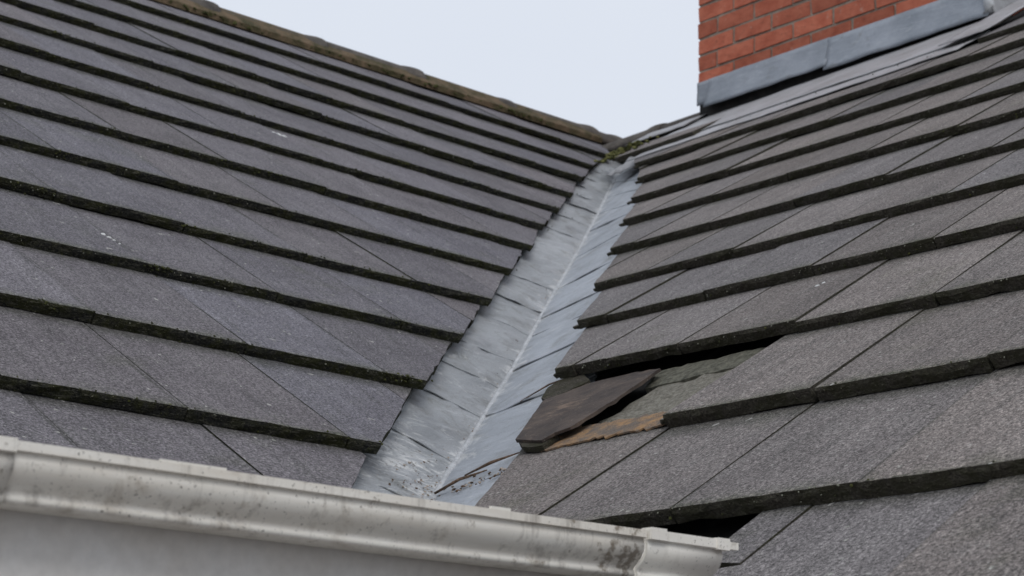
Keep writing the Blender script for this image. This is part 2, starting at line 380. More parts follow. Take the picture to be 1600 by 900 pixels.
# mortar bedding under the caps
vs, fs = [], []
for k in range(61):
    x = 1.0 + 4.2 * k / 60
    for s, h in ((4.235 + .006 * jn((x, 0, 0), 8), -.012), (4.245 + .005 * jn((x, 3, 0), 11), .010 + .004 * jn((x, 5, 0), 9)), (4.33, .03)): vs.append(PL(x, s, h))
for k in range(60):
    for q in range(2):
        a = 3 * k + q; fs.append([a, a + 3, a + 4, a + 1])
mesh_obj('bedding_mortar', vs, fs, simple('mossy_bedding', (.045, .045, .018), (.17, .12, .075), 14, bs=1, bd=.01), roofL)
# far side of the left roof
mesh_obj('rear_slope', [Vector((-2, RC.y, RC.z - .05)), Vector((5.6, RC.y, RC.z - .05)), Vector((5.6, RC.y + 3.2, RC.z - 2.2)), Vector((-2, RC.y + 3.2, RC.z - 2.2))], [[0, 1, 2, 3]], M_TL, roofL)
# ================================================================== RIGHT ROOF SLOPE
roofR = thing('tiled_roof', 'right roof slope of grainy brownish grey tiles, with missing tiles by the valley, below the brick chimney', 'roof', PR(0, -.7, -.1))
R_ROW = {-4: (-.04, -1.53), -3: (-.04, -1.165), -2: (-.04, -.80), -1: (-.0401, -.435), 0: (-.0401, -.066), 1: (.0033, .3573), 2: (.0497, .7539), 3: (.0403, 1.0995), 4: (.0371, 1.4301), 5: (.0732, 1.7919), 6: (.0959, 2.1469),
         7: (.0885, 2.5012), 8: (.0865, 2.8826), 9: (.0661, 3.309), 10: (.06, 3.675), 11: (.05, 4.05), 12: (.03, 4.40)}
def sR(i, y): b, a = R_ROW[i]; return a + b * y
R_EDGE = [(-1.5, -1.05), (-.43, -.60), (0, -.352), (.36, -.150), (.71, .102), (1.101, .413), (1.444, .667), (1.866, 1.005), (2.251, 1.309), (2.69, 1.662), (3.089, 1.987), (3.465, 2.33), (3.8, 2.66), (4.2, 3.05)]
def eR(s): return lerp(R_EDGE, s)
R_PH = {-4: -.9, -3: -1.2, -2: -1.42, -1: -1.375, 0: -.561, 1: -.819, 2: -.812, 3: -.58, 4: -.40, 5: -.60, 6: .02, 7: .25, 8: .12, 9: .42, 10: .30, 11: .6}
KR = .115; WR = .300
# across = Y, valley on the +Y side.  YD x uR = -nR, so slab outlines are mirrored: use across' = -Y
def PRm(a, s, h=0.): return PR(-a, s, h)
def sRm(i, a): return sR(i, -a)
def eRm(s): return -eR(s)
for i in range(-4, 12):
    amax = 3.0 - max(0, i) * .13 if i < 8 else 2.0
    keep = None
    if i == 1: keep = lambda lo, hi: lo > .72
    if i == -1: keep = lambda lo, hi: lo > 1.29
    if i == 0: keep = lambda lo, hi: lo > .47
    if i < -1: keep = lambda lo, hi: lo > 1.15
    if i == 10: keep = lambda lo, hi: hi < -.80 or hi > -.84
    if i == 11: keep = lambda lo, hi: lo > -.95
    start = -4
    if i == 10: keep = lambda lo, hi: lo > -.96
    tile_run(PRm, sRm, eRm, -1, i, -R_PH[i], -KR, WR, eRm(sR(i, 0) + .5) - .3, amax, True, [M_TR, M_ER], roofR, keep)
# hand laid pieces round the damage (outlines in -Y, s)
for i in range(1, 10):
    s_ = sR(i, eR(sR(i, 0))); e_ = -.512 if i == 1 else eR(s_)
    slab('corner_lip', PRm, [(-e_ - .020 - random.uniform(0, .006), s_ + .006, .8), (-e_ + .004, s_ + .003, 0), (-e_ + .004, s_ + .06, 0), (-e_ - .030, s_ + .07, .8)], s_, .0095, [M_TR, M_ER], roofR, h0=-.0115, slope=.06)
def rp(*pts): return [(-a, s, j) for a, s, j in pts]
cut_label = 'cut corner tile beside the lead, its upper edge stained orange'
slab('roof_tile', PRm, rp((-.352, .035, 1), (-.548, .012, 0), (-.498, .44, 0), (-.085, .44, .8)), .0, T, [M_TR, M_ER], roofR, h0=-.003, label=cut_label)
slab('roof_tile', PRm, rp((-.515, .350, 1.1), (-.816, .352, 0), (-.775, .79, 0), (-.466, .79, 0)), .35, T, [M_TR, M_ER], roofR, h0=0)
slab('roof_tile', PRm, rp((-1.022, -.18, 1), (-1.100, -.19, 0), (-1.072, .05, 0), (-.995, .05, 0)), -.39, T, [M_TR, M_ER], roofR, h0=.0, label='narrow strip of tile cut to fit beside the gutter end')
slab('roof_tile', PRm, rp((-1.085, -.39, .9), (-1.374, -.385, 0), (-1.335, .05, 0), (-1.076, .05, 0), (-1.103, -.192, .5), (-1.06, -.20, .6)), -.39, T, [M_TR, M_ER], roofR, h0=-.0015)
sheet('underlay', PR, eR, -1.7, 4.6, -4.5, -.058, M_FELT_SHADE, roofR, .055, 1)
# rough mortared bed, a rotten batten and an exposed batten inside the gap
def rough_sheet(name, PF, quad, nu, nv, hfun, mat, parent, amp=.004, sc=25, th=.012, jag=.004):
    """quad of (a, s) corners; bilinear grid with relief and a closed rim"""
    vs, fs = [], []
    def pt(u, v):
        a = (quad[0][0] * (1 - u) + quad[1][0] * u) * (1 - v) + (quad[3][0] * (1 - u) + quad[2][0] * u) * v
        s = (quad[0][1] * (1 - u) + quad[1][1] * u) * (1 - v) + (quad[3][1] * (1 - u) + quad[2][1] * u) * v
        return a, s
    for lev in (0, 1):
        for j in range(nv + 1):
            for i in range(nu + 1):
                u, v = i / nu, j / nv; a, s = pt(u, v)
                if i in (0, nu) or j in (0, nv): a += jag * jn((i * 1.7, j * 1.3, 1), 1.1); s += jag * jn((i * 1.3, j * 1.9, 5), 1.3)
                h = hfun(u, v) + amp * jn((a * sc, s * sc, 2)) + amp * .5 * jn((a * sc * 3, s * sc * 3, 4))
                vs.append(PF(a, s, h - lev * th))
    st = nu + 1; N = st * (nv + 1)
    for j in range(nv):
        for i in range(nu):
            a = j * st + i; fs.append([a, a + 1, a + st + 1, a + st]); fs.append([N + a, N + a + st, N + a + st + 1, N + a + 1])
    rim = [i for i in range(st)] + [j * st + nu for j in range(1, nv + 1)] + [nv * st + i for i in range(nu - 1, -1, -1)] + [j * st for j in range(nv - 1, 0, -1)]
    for q in range(len(rim)):
        a, b = rim[q], rim[(q + 1) % len(rim)]; fs.append([b, a, N + a, N + b])
    return mesh_obj(name, vs, fs, mat, parent)
rough_sheet('mortar_bed', PRm, [(.222, .430), (.54, .425), (.54, .69), (.236, .665)], 26, 18, lambda u, v: -.036 - .006 * v, M_MORTARBED, roofR, .005, 22)
rough_sheet('mossy_batten', PRm, [(.205, .632), (.55, .672), (.55, .735), (.165, .722)], 22, 5, lambda u, v: -.038 + .002 * (v > .1), simple('mossy_batten_face', (.10, .098, .075), (.28, .27, .21), 80, bs=1, bd=.01), roofR, .0035, 20, .02)
rough_sheet('rotten_strip', PRm, [(.215, .342), (.505, .368), (.485, .440), (.185, .440)], 30, 6, lambda u, v: -.0200 - .0050 * v, M_ROT, roofR, .0026, 38, .003, .012)
# far side of the right roof and its ridge
top = PR(0, 4.48, -.02)
mesh_obj('rear_slope', [PR(-4.5, 4.50, -.06), PR(4.2, 4.50, -.06), PR(4.2, 4.50, -.06) + Vector((3.2, 0, -2.2)), PR(-4.5, 4.50, -.06) + Vector((3.2, 0, -2.2))], [[0, 3, 2, 1]], M_TR, roofR)
RX, RZ2 = 5.22, 2.345
for k, (y0, y1) in enumerate([(3.60, 3.08), (3.08, 2.62)]):
    ridge_cap('ridge_tile', Vector((RX, y0, RZ2 - .085)), Vector((0, -1, 0)), Vector((-1, 0, 0)), Vector((0, 0, 1)), y0 - y1 - .005, .08, roofR, 50 + k)
for k in range(5):
    y0 = .9 - k * .5
    ridge_cap('ridge_tile', Vector((RX, y0, RZ2 - .08)), Vector((0, -1, 0)), Vector((-1, 0, 0)), Vector((0, 0, 1)), .49, .11, roofR, 60 + k)
# ================================================================== LEAD VALLEY
valley = thing('lead_valley', 'grey lead valley lining with a creased centre running between the two tiled slopes', 'roof valley', (1.3, -.2, -.25))
C_PTS = [(.10, -1.20, -.93), (1.09, -.36, -.38), (1.505, -.02, -.115), (1.616, .083, -.047), (1.915, .346, .140), (2.266, .656, .360), (2.722, 1.076, .651), (3.366, 1.662, 1.056), (3.975, 2.227, 1.437), (4.866, 3.062, 2.002), (5.378, 3.52, 2.309)]
C_PTS = [Vector(c) for c in C_PTS]
cSL = [(c.dot(uL), k) for k, c in enumerate(C_PTS)]; cSR = [((c - oR).dot(uR), k) for k, c in enumerate(C_PTS)]
def cpt(tab, s):
    f = lerp(tab, s); f = max(0, min(len(C_PTS) - 1.0001, f)); k = int(f); return C_PTS[k].lerp(C_PTS[k + 1], f - k)
def lead_sheet(PF, n_, tab, edge, s0, s1, d0, d1, mat, seed, dx=0, LAPH=.004):
    """s0..s1 at the crease; the lap lines run up by d0/d1 towards the tile edge"""
    nu, nv = 16, max(8, int((s1 - s0) / .022)); vs, fs, uvl = [], [], []
    sg = 1 if PF is PL else -1
    for lev in (0, 1):
        for j in range(nv + 1):
            v = j / nv; s = s0 + (s1 + .03 - s0) * v; d = d0 + (d1 - d0) * v
            c = cpt(tab, s)
            se = s + d; e = PF(edge(se) - .085, se, -.046)
            for i in range(nu + 1):
                u = i / nu; p = c.lerp(e, u)
                lap = LAPH * (1 - v) * (.55 + .9 * max(0, .5 + jn((u * 4, seed, 7), 1))) + .0004
                wr = (.0060 * jn((u * 2.2, s * 17, seed), 1) + .0030 * jn((u * 6, s * 45, seed), 1) + .0018 * jn(p, 22, seed)) * min(1, u * 3.5) * (1 if sg > 0 else .55)
                ed = .004 * jn((u * 6, seed, v * 2), 1) if j == 0 else 0
                vs.append(p + n_ * (lap + wr - lev * .0022) + VD * (ed + dx * u * 0)); uvl.append((u, s))
    st = nu + 1; N = st * (nv + 1)
    for j in range(nv):
        for i in range(nu):
            a = j * st + i; q = [a, a + 1, a + st + 1, a + st]
            if PF is PL: q = q[::-1]
            fs.append(q); fs.append([x + N for x in q[::-1]])
    rim = [i for i in range(st)] + [j * st + nu for j in range(1, nv + 1)] + [nv * st + i for i in range(nu - 1, -1, -1)] + [j * st for j in range(nv - 1, 0, -1)]
    for q in range(len(rim)):
        a, b = rim[q], rim[(q + 1) % len(rim)]; fs.append([b, a, N + a, N + b])
    return mesh_obj('lead_sheet', vs, fs, mat, valley, uv=uvl, smooth=False)
left_laps = [-1.05, -.06, .16, .41, .60, .80, 1.02, 1.235, 1.49, 1.72, 1.97, 2.20, 2.44, 2.70, 2.92, 3.13, 3.34, 3.55, 3.8, 4.05]
for k in range(len(left_laps) - 1):
    lead_sheet(PL, nL, cSL, eL, left_laps[k], left_laps[k + 1], .06 + random.uniform(-.03, .05), .06, M_LL, k, LAPH=.0050 if k in (7, 13) else random.uniform(.0010, .0030))
right_laps = [-.9, .292, .745, 1.073, 1.38, 1.553, 1.90, 2.345, 2.80, 3.17, 3.55, 3.95, 4.4]
RD = [.1, .09, .06, .11, .05, .09, .10, .07, -.1, -.35, -.5, -.75, -.9]; RH = [.003, .002, .0045, .004, .003, .0045, .0028, .0015, .003, .002, .002, .002, .002]
for k in range(len(right_laps) - 1):
    lead_sheet(PR, nR, cSR, eR, right_laps[k], right_laps[k + 1], RD[k], RD[k + 1], M_LR, 20 + k, LAPH=RH[k])
def tube(name, pts, rad, mat, parent, seg=7, flat=1.):
    vs, fs = [], []
    for k, p in enumerate(pts):
        d = (pts[min(k + 1, len(pts) - 1)] - pts[max(k - 1, 0)]).normalized()
        a = d.cross(Vector((0, 0, 1))); a = a.normalized() if a.length > .01 else Vector((1, 0, 0)); b = a.cross(d)
        r = rad[k] if isinstance(rad, (list, tuple)) else rad
        for q in range(seg):
            t = 2 * math.pi * q / seg; vs.append(p + a * math.cos(t) * r + b * math.sin(t) * r * flat)
    for k in range(len(pts) - 1):
        for q in range(seg): fs.append([k * seg + q, k * seg + (q + 1) % seg, (k + 1) * seg + (q + 1) % seg, (k + 1) * seg + q])
    fs.append(list(range(seg))[::-1]); fs.append([(len(pts) - 1) * seg + q for q in range(seg)])
    return mesh_obj(name, vs, fs, mat, parent, smooth=True)
cp = []
for k in range(len(C_PTS) - 1):
    for q in range(10):
        p = C_PTS[k].lerp(C_PTS[k + 1], q / 10); cp.append(p + Vector((.0025 * jn((k, q, 0), .9), .0025 * jn((q, k, 3), .9), .003)))
M_FOLD = simple('pale_lead_fold', (.34, .35, .36), (.54, .55, .56), 30, rough=.55, bs=.4, spec=.45)
tube('centre_fold', cp, [.0068 + .003 * jn((k * .35, 0, 2), 1) for k in range(len(cp))], M_FOLD, valley, 7, .7)
# crumpled lead saddle where the valley meets the ridges
def crumple(name, P, ax, bx, nx, la, lb, bulge, mat, parent, seed, n=12):
    vs, fs = [], []
    for lev in (0, 1):
        for j in range(n + 1):
            for i in range(n + 1):
                u, v = i / n, j / n
                h = bulge * math.sin(u * math.pi) * math.sin(v * math.pi) + bulge * .45 * jn((u * 3, v * 3, seed), 1.6)
                vs.append(P + ax * (la * (u - .5) + .01 * jn((v * 5, seed, 0))) + bx * (lb * (v - .5) + .01 * jn((u * 5, seed, 4))) + nx * (h - lev * .004))
    st = n + 1; N = st * st
    for j in range(n):
        for i in range(n):
            a = j * st + i; fs.append([a, a + 1, a + st + 1, a + st]); fs.append([N + a, N + a + st, N + a + st + 1, N + a + 1])
    rim = [i for i in range(st)] + [j * st + n for j in range(1, st)] + [n * st + i for i in range(n - 1, -1, -1)] + [j * st for j in range(n - 1, 0, -1)]
    for q in range(len(rim)):
        a, b = rim[q], rim[(q + 1) % len(rim)]; fs.append([b, a, N + a, N + b])
    return mesh_obj(name, vs, fs, mat, parent, smooth=True)
crumple('lead_saddle', PR(2.66, 3.80, -.045), YD, uR, nR, .16, .20, .03, M_LA, valley, 3)
# ================================================================== CHIMNEY
FX, FN = Vector((4.97, 1.93, 0)), Vector((-1, -.0157, 0)).normalized()
FA = Vector((-.0157, 1, 0)).normalized()          # along the face, away from the viewer (left in view)
Y0, Y1 = -.765, .722                              # right and left corner measured from FX along FA
DEP = .95
chim = thing('chimney', 'red brick chimney stack with grey lead flashing rising above the right roof slope', 'chimney', FX + Vector((.4, 0, 1.9)))
def chp(a, d, z): p = FX + FA * a - FN * d; return Vector((p.x, p.y, z))
def box_on(name, a0, a1, d0, d1, z0, z1, mat, parent, jit=.0):
    vs = [chp(a, d, z) + Vector([random.uniform(-jit, jit) for _ in range(3)]) for z in (z0, z1) for d in (d0, d1) for a in (a0, a1)]
    fs = [[0, 2, 3, 1], [4, 5, 7, 6], [0, 1, 5, 4], [2, 6, 7, 3], [0, 4, 6, 2], [1, 3, 7, 5]]
    fs = [f[::-1] for f in fs]
    return mesh_obj(name, vs, fs, mat, parent)
box_on("mortar_core", Y0 + .003, Y1 - .003, .003, DEP, 1.6, 3.55, M_MORTAR, chim)
BH, PITCH, BL, JT = .0635, .0763, .198, .0125
def brick_obj(lead_face, a0, a1, z0, d=0.):
    if lead_face: vs = [(a, dd, z) for z in (z0, z0 + BH) for dd in (-d, .07) for a in (a0, a1)]
    j = .0026
    P_ = [chp(a + random.uniform(-j, j), dd + random.uniform(-j, j), z + random.uniform(-j, j)) for a, dd, z in vs]
    fs = [[1, 3, 2, 0], [6, 7, 5, 4], [4, 5, 1, 0], [3, 7, 6, 2], [2, 6, 4, 0], [5, 7, 3, 1]]
    return mesh_obj('brick', P_, fs, M_BRICK, chim)
z = 2.405 - 2 * PITCH; c = 0
while z < 3.5:
    a = Y1; first = True
    while a > Y0 + .03:
        ln = BL
        if first and c % 2 == 0: ln = .1025
        if a - ln < Y0 + .02: ln = a - Y0
        a0 = max(Y0, a - ln)
        brick_obj(True, a0, a, z, random.uniform(0, .004)); a = a0 - JT; first = False
    # return face towards the viewer's right and the left return
    dd = .0
    for side in (0, 1):
        dd = .078
        if c % 2: dd = .078 + .112
        while dd < DEP - .05:
            d1 = min(DEP, dd + BL)
            if side == 0: box_on('brick', Y0 - random.uniform(0, .003), Y0 + .06, dd, d1, z, z + BH, M_BRICK, chim, .0015)
            else: box_on('brick', Y1 - .06, Y1 + random.uniform(0, .003), dd, d1, z, z + BH, M_BRICK, chim, .0015)
            dd = d1 + JT
        if c % 2:
            if side == 0: box_on('brick', Y0, Y0 + .06, .078, .078 + .10, z, z + BH, M_BRICK, chim, .0015)
            else: box_on('brick', Y1 - .06, Y1, .078, .078 + .10, z, z + BH, M_BRICK, chim, .0015)
    z += PITCH; c += 1
# cover flashing: two long pieces and a corner wrap; the lower edge stands clear of the roof
def flash(name, a0, a1, zt, zb, mat, seed, out_b=.045, out_t=.008, n=26):
    vs, fs = [], []
    m = 6
    for lev in (0, 1):
        for j in range(m + 1):
            for i in range(n + 1):
                u, v = i / n, j / m; a = a0 + (a1 - a0) * u
                zz = zt + (zb - zt) * v + (.006 * jn((a * 3, seed, 0), 1.7) + .004 * jn((a * 9, seed, 2), 1.3)) * v
                o_ = out_t + (out_b - out_t) * v ** 1.6 + .007 * v * jn((a * 5, v, seed), 1.4) + .003 * jn((a * 12, v * 3, seed))
                vs.append(chp(a, -o_ + lev * .004, zz))
    st = n + 1; N = st * (m + 1)
    for j in range(m):
        for i in range(n):
            q = j * st + i; f = [q, q + 1, q + st + 1, q + st]; fs.append(f); fs.append([x + N for x in f[::-1]])
    rim = [i for i in range(st)] + [j * st + n for j in range(1, m + 1)] + [m * st + i for i in range(n - 1, -1, -1)] + [j * st for j in range(m - 1, 0, -1)]
    for q in range(len(rim)):
        a, b = rim[q], rim[(q + 1) % len(rim)]; fs.append([b, a, N + a, N + b])
    return mesh_obj(name, vs, fs, mat, chim, smooth=True)
flash('cover_flashing', -.005, Y1 - .065, 2.349, 2.212, M_LF, 1)
flash('cover_flashing', Y0 - .01, .004, 2.344, 2.198, M_LF, 2, out_t=.011)
flash('corner_flashing', Y1 - .075, Y1 + .006, 2.350, 2.245, M_LF, 3, out_b=.006, out_t=.004, n=6)
flash('gap_shade', Y0 + .01, Y1 - .01, 2.33, 2.05, M_FELT_SHADE, 8, out_b=.004, out_t=.003)  # near-black sheet over the core, painted shadow for the gap below the flashing
# lead at the right hand corner and up the side
def side_flash():
    vs, fs = [], []
    n = 12
    for lev in (0, 1):
        for j in (0, 1):
            for i in range(n + 1):
                d = -.03 + (DEP + .0) * i / n; zb = 2.20 + max(0, d) * .62; vs.append(chp(Y0 - .014 + lev * .004 - (0 if j else .012), d, zb + j * (.15 + .01 * jn((d * 6, 0, 0)))))
    st = n + 1
    for i in range(n):
        f = [i, i + 1, st + i + 1, st + i]; fs.append(f); fs.append([x + 2 * st for x in f[::-1]])
    fs += [[0, st, 3 * st, 2 * st]]
    mesh_obj('side_flashing', vs, fs, M_LA, chim)
side_flash()
tube('corner_roll', [chp(Y0 - .004, -.03, 2.212 + .03 * k) + Vector((.002 * (k % 2), 0, 0)) for k in range(6)], [.024, .020, .019, .018, .018, .017], M_FOLD, chim, 9)
# apron of pale lead dressed down over the top course
def apron(name, ya, yb, s_lo, s_hi, mat, seed, hlo, hhi, nu=40, nv=8):
    vs, fs = [], []
    for lev in (0, 1):
        for j in range(nv + 1):
            for i in range(nu + 1):
                u, v = i / nu, j / nv; y = ya + (yb - ya) * u
                s = s_lo + (s_hi - s_lo) * v + (.012 * jn((y * 4, seed, 0), 1.) + .008 * jn((y * 16, seed, 1), 1.)) * (1 - v)
                h = hlo + (hhi - hlo) * v + .003 * jn((y * 4, s * 6, seed), 1.) + .002 * jn((y * 14, s * 20, seed), 1.)
                vs.append(PR(y, s, h - lev * .003))
    st = nu + 1; N = st * (nv + 1)
    for j in range(nv):
        for i in range(nu):
            a = j * st + i; f = [a, a + 1, a + st + 1, a + st]
            if yb > ya: f = f[::-1]
            fs.append(f); fs.append([x + N for x in f[::-1]])
    rim = [i for i in range(st)] + [j * st + nu for j in range(1, nv + 1)] + [nv * st + i for i in range(nu - 1, -1, -1)] + [j * st for j in range(nv - 1, 0, -1)]
    for q in range(len(rim)):
        a, b = rim[q], rim[(q + 1) % len(rim)]; fs.append([b, a, N + a, N + b])
    return mesh_obj(name, vs, fs, mat, chim, smooth=True)
apron('apron_flashing', 2.60, .97, 3.70, 3.93, M_LA, 1, -.011, -.016)
apron('apron_flashing', 2.72, 1.05, 3.86, 4.40, M_LA, 2, -.0085, -.020)
apron('apron_flashing', 1.12, .93, 3.82, 4.6, M_LA, 5, .006, .004, 6, 14)
# small strip of tiles and lead between chimney corner and the valley head
slab('roof_tile', PRm, rp((2.74, 3.80, 1), (2.30, 3.80, 1), (2.35, 4.15, 0), (3.12, 4.15, 1)), 3.80, T, [M_TR, M_ER], roofR, h0=.004, label='short mossy tile course by the chimney corner')
apron('lead_patch', 3.02, 2.66, 4.16, 4.33, M_LA, 9, -.002, -.004, 14, 5)
# ================================================================== GUTTER
GY, GZ = -1.15, -.2868
gut = thing('rain_gutter', 'dirty white plastic ogee gutter along the eaves, its open end against the right slope', 'gutter', (.2, GY, GZ - .05))
PROF = [(0, 0), (0, -.0078), (.0045, -.0090), (.0030, -.0150), (.0040, -.0215), (.0080, -.0280), (.0135, -.0335), (.0185, -.0375), (.0200, -.0400), (.0180, -.0425), (.0175, -.0455), (.0195, -.0482), (.0260, -.0490),
        (.0560, -.0490), (.0600, -.0450), (.0600, -.0020)]
def gutter_part(name, x0, x1, off, mat, wall=.0022, prof=PROF, zoff=0., cl=None):
    vs, fs = [], []; n = len(prof)
    nx = max(1, int((x1 - x0) / .06))
    # outline offset inward for the inner skin
    inner = []
    for k, (a, b) in enumerate(prof):
        p0 = prof[max(0, k - 1)]; p1 = prof[min(n - 1, k + 1)]
        dx, dz = p1[0] - p0[0], p1[1] - p0[1]; L_ = math.hypot(dx, dz) or 1
        inner.append((a - dz / L_ * wall, b + dx / L_ * wall))
    inner[0] = (wall + .002, 0); inner[1] = (wall + .002, -.006)
    outer = [(a - off, b - (off if k > 0 else 0) + zoff) for k, (a, b) in enumerate(prof)]
    if off: outer[0] = (-off, off * .8 + zoff)
    if off: inner[0] = (inner[0][0], off * .8 + zoff)
    for q in range(nx + 1):
        x = x0 + (x1 - x0) * q / nx; sag = .0012 * jn((x * 2.2, 0, 0))
        for a, b in outer + inner: vs.append(Vector((x, GY + a, GZ + b + sag)))
    m = 2 * n
    for q in range(nx):
        for k in range(n - 1):
            a = q * m + k; fs.append([a, a + 1, a + m + 1, a + m][::-1]); b = a + n; fs.append([b, b + 1, b + m + 1, b + m])
        a = q * m; fs.append([a, a + m, a + m + n, a + n][::-1]); a += n - 1; fs.append([a, a + m, a + m + n, a + n])
    for q in (0, nx):
        for k in range(n - 1):
            a = q * m + k; f = [a, a + 1, a + 1 + n, a + n]; fs.append(f if q == 0 else f[::-1])
    o = mesh_obj(name, vs, fs, mat, gut, smooth=True)
    for p in o.data.polygons:
        if all((v % m) in (0, 1, 2, n, n + 1) for v in p.vertices) or abs(p.normal.x) > .9: p.use_smooth = False
    return o
gutter_part('gutter_length', -.9, .9315, 0, M_PVC)
gutter_part('gutter_length', .9345, 1.048, .0012, M_PVC2)
gutter_part('joint_bracket', .186, .2235, .0018, M_PVC)
def gbox(name, x0, x1, y0, y1, z0, z1, mat, parent=None):
    vs = [Vector((x, y, z)) for z in (z0, z1) for y in (y0, y1) for x in (x0, x1)]
    fs = [[0, 2, 3, 1], [4, 5, 7, 6], [0, 1, 5, 4], [2, 6, 7, 3], [0, 4, 6, 2], [1, 3, 7, 5]]
    return mesh_obj(name, vs, fs, mat, parent)
gbox('joint_clip', .9355, .9575, GY - .0038, GY + .012, GZ - .0092, GZ + .0032, M_PVC2, gut)
gbox('end_clip', 1.036, 1.054, GY - .0040, GY + .012, GZ - .0105, GZ + .0022, M_PVC2, gut)
gbox('rim_end', 1.054, 1.071, GY - .0005, GY + .006, GZ - .0082, GZ - .0002, M_PVC2, gut)
rimb = [(.355, .42), (.72, .745)]
for a, b in rimb:
    gbox('rim_flake', a, b, GY + .0005, GY + .004, GZ - .001, GZ + .0022, M_PVC2, gut)
# fascia and wall below
wall = thing('house_wall', 'off-white painted fascia below the gutter, shaded brown under it', 'wall', (.2, GY + .07, -1.6))
gbox('fascia_board', -2.2, 1.0, GY + .064, GY + .082, -.62, GZ - .012, M_RENDER, wall)
gbox('soffit_board', -2.2, 1.0, GY + .08, GY + .36, -.62, -.605, M_RENDER, wall)
gbox('rendered_wall', -2.2, .55, GY + .36, GY + .6, -5.6, -.603, M_RENDER, wall)
wall2 = thing('house_wall', 'plain rendered wall that carries the eaves of the right roof slope', 'wall', (.8, -3, -3))
gbox('rendered_wall', .55, .8, -4.5, GY + .36, -5.6, -1.3, M_RENDER, wall2)
g = mesh_obj('ground', [Vector((-1500, -1500, -5.6)), Vector((1500, -1500, -5.6)), Vector((1500, 1500, -5.6)), Vector((-1500, 1500, -5.6))], [[0, 1, 2, 3]], M_GROUND)
g['kind'] = 'structure'; g['label'] = 'plain paved ground far below the roofs'
# ================================================================== LOOSE SLATE AND FRAGMENT
def loose(name, pts, th, mat, jag):
    """pts: (Y, s, h) corners on the right slope's frame, flat enough slab with chipped edges"""
    out_ = []
    for i, p in enumerate(pts):
        r = pts[(i + 1) % len(pts)]; L_ = math.hypot(p[0] - r[0], p[1] - r[1]); n = max(1, int(L_ / .018))
        for q in range(n):
            t = q / n; j = 0 if q == 0 else random.gauss(0, jag)
            out_.append(PR(p[0] + (r[0] - p[0]) * t + j, p[1] + (r[1] - p[1]) * t + j, p[2] + (r[2] - p[2]) * t))
    n = len(out_); c_ = sum(out_, Vector()) / n
    vs = out_ + [p - nR * (th + random.uniform(-.001, .0015)) for p in out_] + [c_, c_ - nR * th]
    fs = []
    for i in range(n):
        j = (i + 1) % n; fs += [[i, j, 2 * n], [n + j, n + i, 2 * n + 1], [j, i, n + i, n + j]]
    return mesh_obj(name, vs, fs, mat)
sl_ = loose('loose_slate', [(-.118, .381, -.006), (-.219, .351, -.006), (-.232, .372, -.004), (-.262, .383, -.003), (-.252, .508, -.010), (-.213, .679, -.020), (-.104, .712, -.027), (.038, .712, -.029), (.086, .682, -.025), (.054, .618, -.019)], .0055, [M_SLATE], .0016)
tag(sl_, 'slipped brown slate lying tilted in the gap of missing tiles beside the lead valley', 'slate')
fr_ = loose('tile_fragment', [(.079, .640, -.018), (.04, .62, -.022), (.02, .72, -.026), (.083, .768, -.024), (.13, .757, -.022), (.130, .71, -.020)], .010, [M_ER], .003)
tag(fr_, 'small dark broken tile fragment behind the slipped brown slate, against the lead', 'tile fragment')
# chipped dark lump under the slate's lower corner
lump = loose('tile_fragment', [(-.129, .376, -.0115), (-.165, .350, -.0115), (-.228, .340, -.0115), (-.224, .385, -.0105), (-.140, .400, -.0115)], .010, [M_ER], .004)
tag(lump, 'dark crumbling tile piece wedged under the lower corner of the slipped slate', 'tile fragment')
# ================================================================== MOSS (countless tufts), droppings, twigs
ICO = None
def ico():
    t = (1 + 5 ** .5) / 2
    v = [Vector(p).normalized() for p in ((-1, t, 0), (1, t, 0), (-1, -t, 0), (1, -t, 0), (0, -1, t), (0, 1, t), (0, -1, -t), (0, 1, -t), (t, 0, -1), (t, 0, 1), (-t, 0, -1), (-t, 0, 1))]
    f = [(0, 11, 5), (0, 5, 1), (0, 1, 7), (0, 7, 10), (0, 10, 11), (1, 5, 9), (5, 11, 4), (11, 10, 2), (10, 7, 6), (7, 1, 8), (3, 9, 4), (3, 4, 2), (3, 2, 6), (3, 6, 8), (3, 8, 9), (4, 9, 5), (2, 4, 11), (6, 2, 10), (8, 6, 7), (9, 8, 1)]
    return v, f
IV, IF = ico()
def blobs(name, spots, mats, label, cat, pick=None):
    vs, fs, fm = [], [], []
    for p, r, m, nn in spots:
        b = len(vs)
        ax = nn; t1 = ax.orthogonal().normalized(); t2 = ax.cross(t1)
        for v in IV:
            q = r * random.uniform(.55, 1.25); vs.append(p + (t1 * v.x + t2 * v.y) * q + ax * v.z * q * .62)
        for f in IF: fs.append([b + x for x in f]); fm.append(m)
    o = mesh_obj(name, vs, fs, mats, None, fm)
    tag(o, label, cat, kind='stuff'); return o
sp = []
for i in range(-1, 12):
    x0 = .55 + max(0, i) * .115
    x1 = eL(sL(i, x0 + 1))
    n = int((x1 - x0) * 62)
    for _ in range(n):
        x = random.uniform(x0, x1 - .01); dens = jn((x * 3.1, i * 2.3, 0), 1.2)
        if dens < random.uniform(-.45, .25): continue
        h = random.choice([random.uniform(-.0015, .001), -random.uniform(.002, T)])
        big = 1.0 + max(0, dens) * .9
        sp.append((PL(x, sL(i, x) - (.001 if h < -.001 else -random.uniform(0, .006)), h), random.uniform(.0011, .0026) * big, 0 if random.random() < .82 else 1, (nL - uL).normalized()))
    if i >= 0:
        for _ in range(n // 6):   # tufts at the foot of the nose, on the tile below
            x = random.uniform(x0, x1 - .04); sp.append((PL(x, sL(i, x) - random.uniform(.0, .003), -T * .98), random.uniform(.0015, .003), 0, nL))
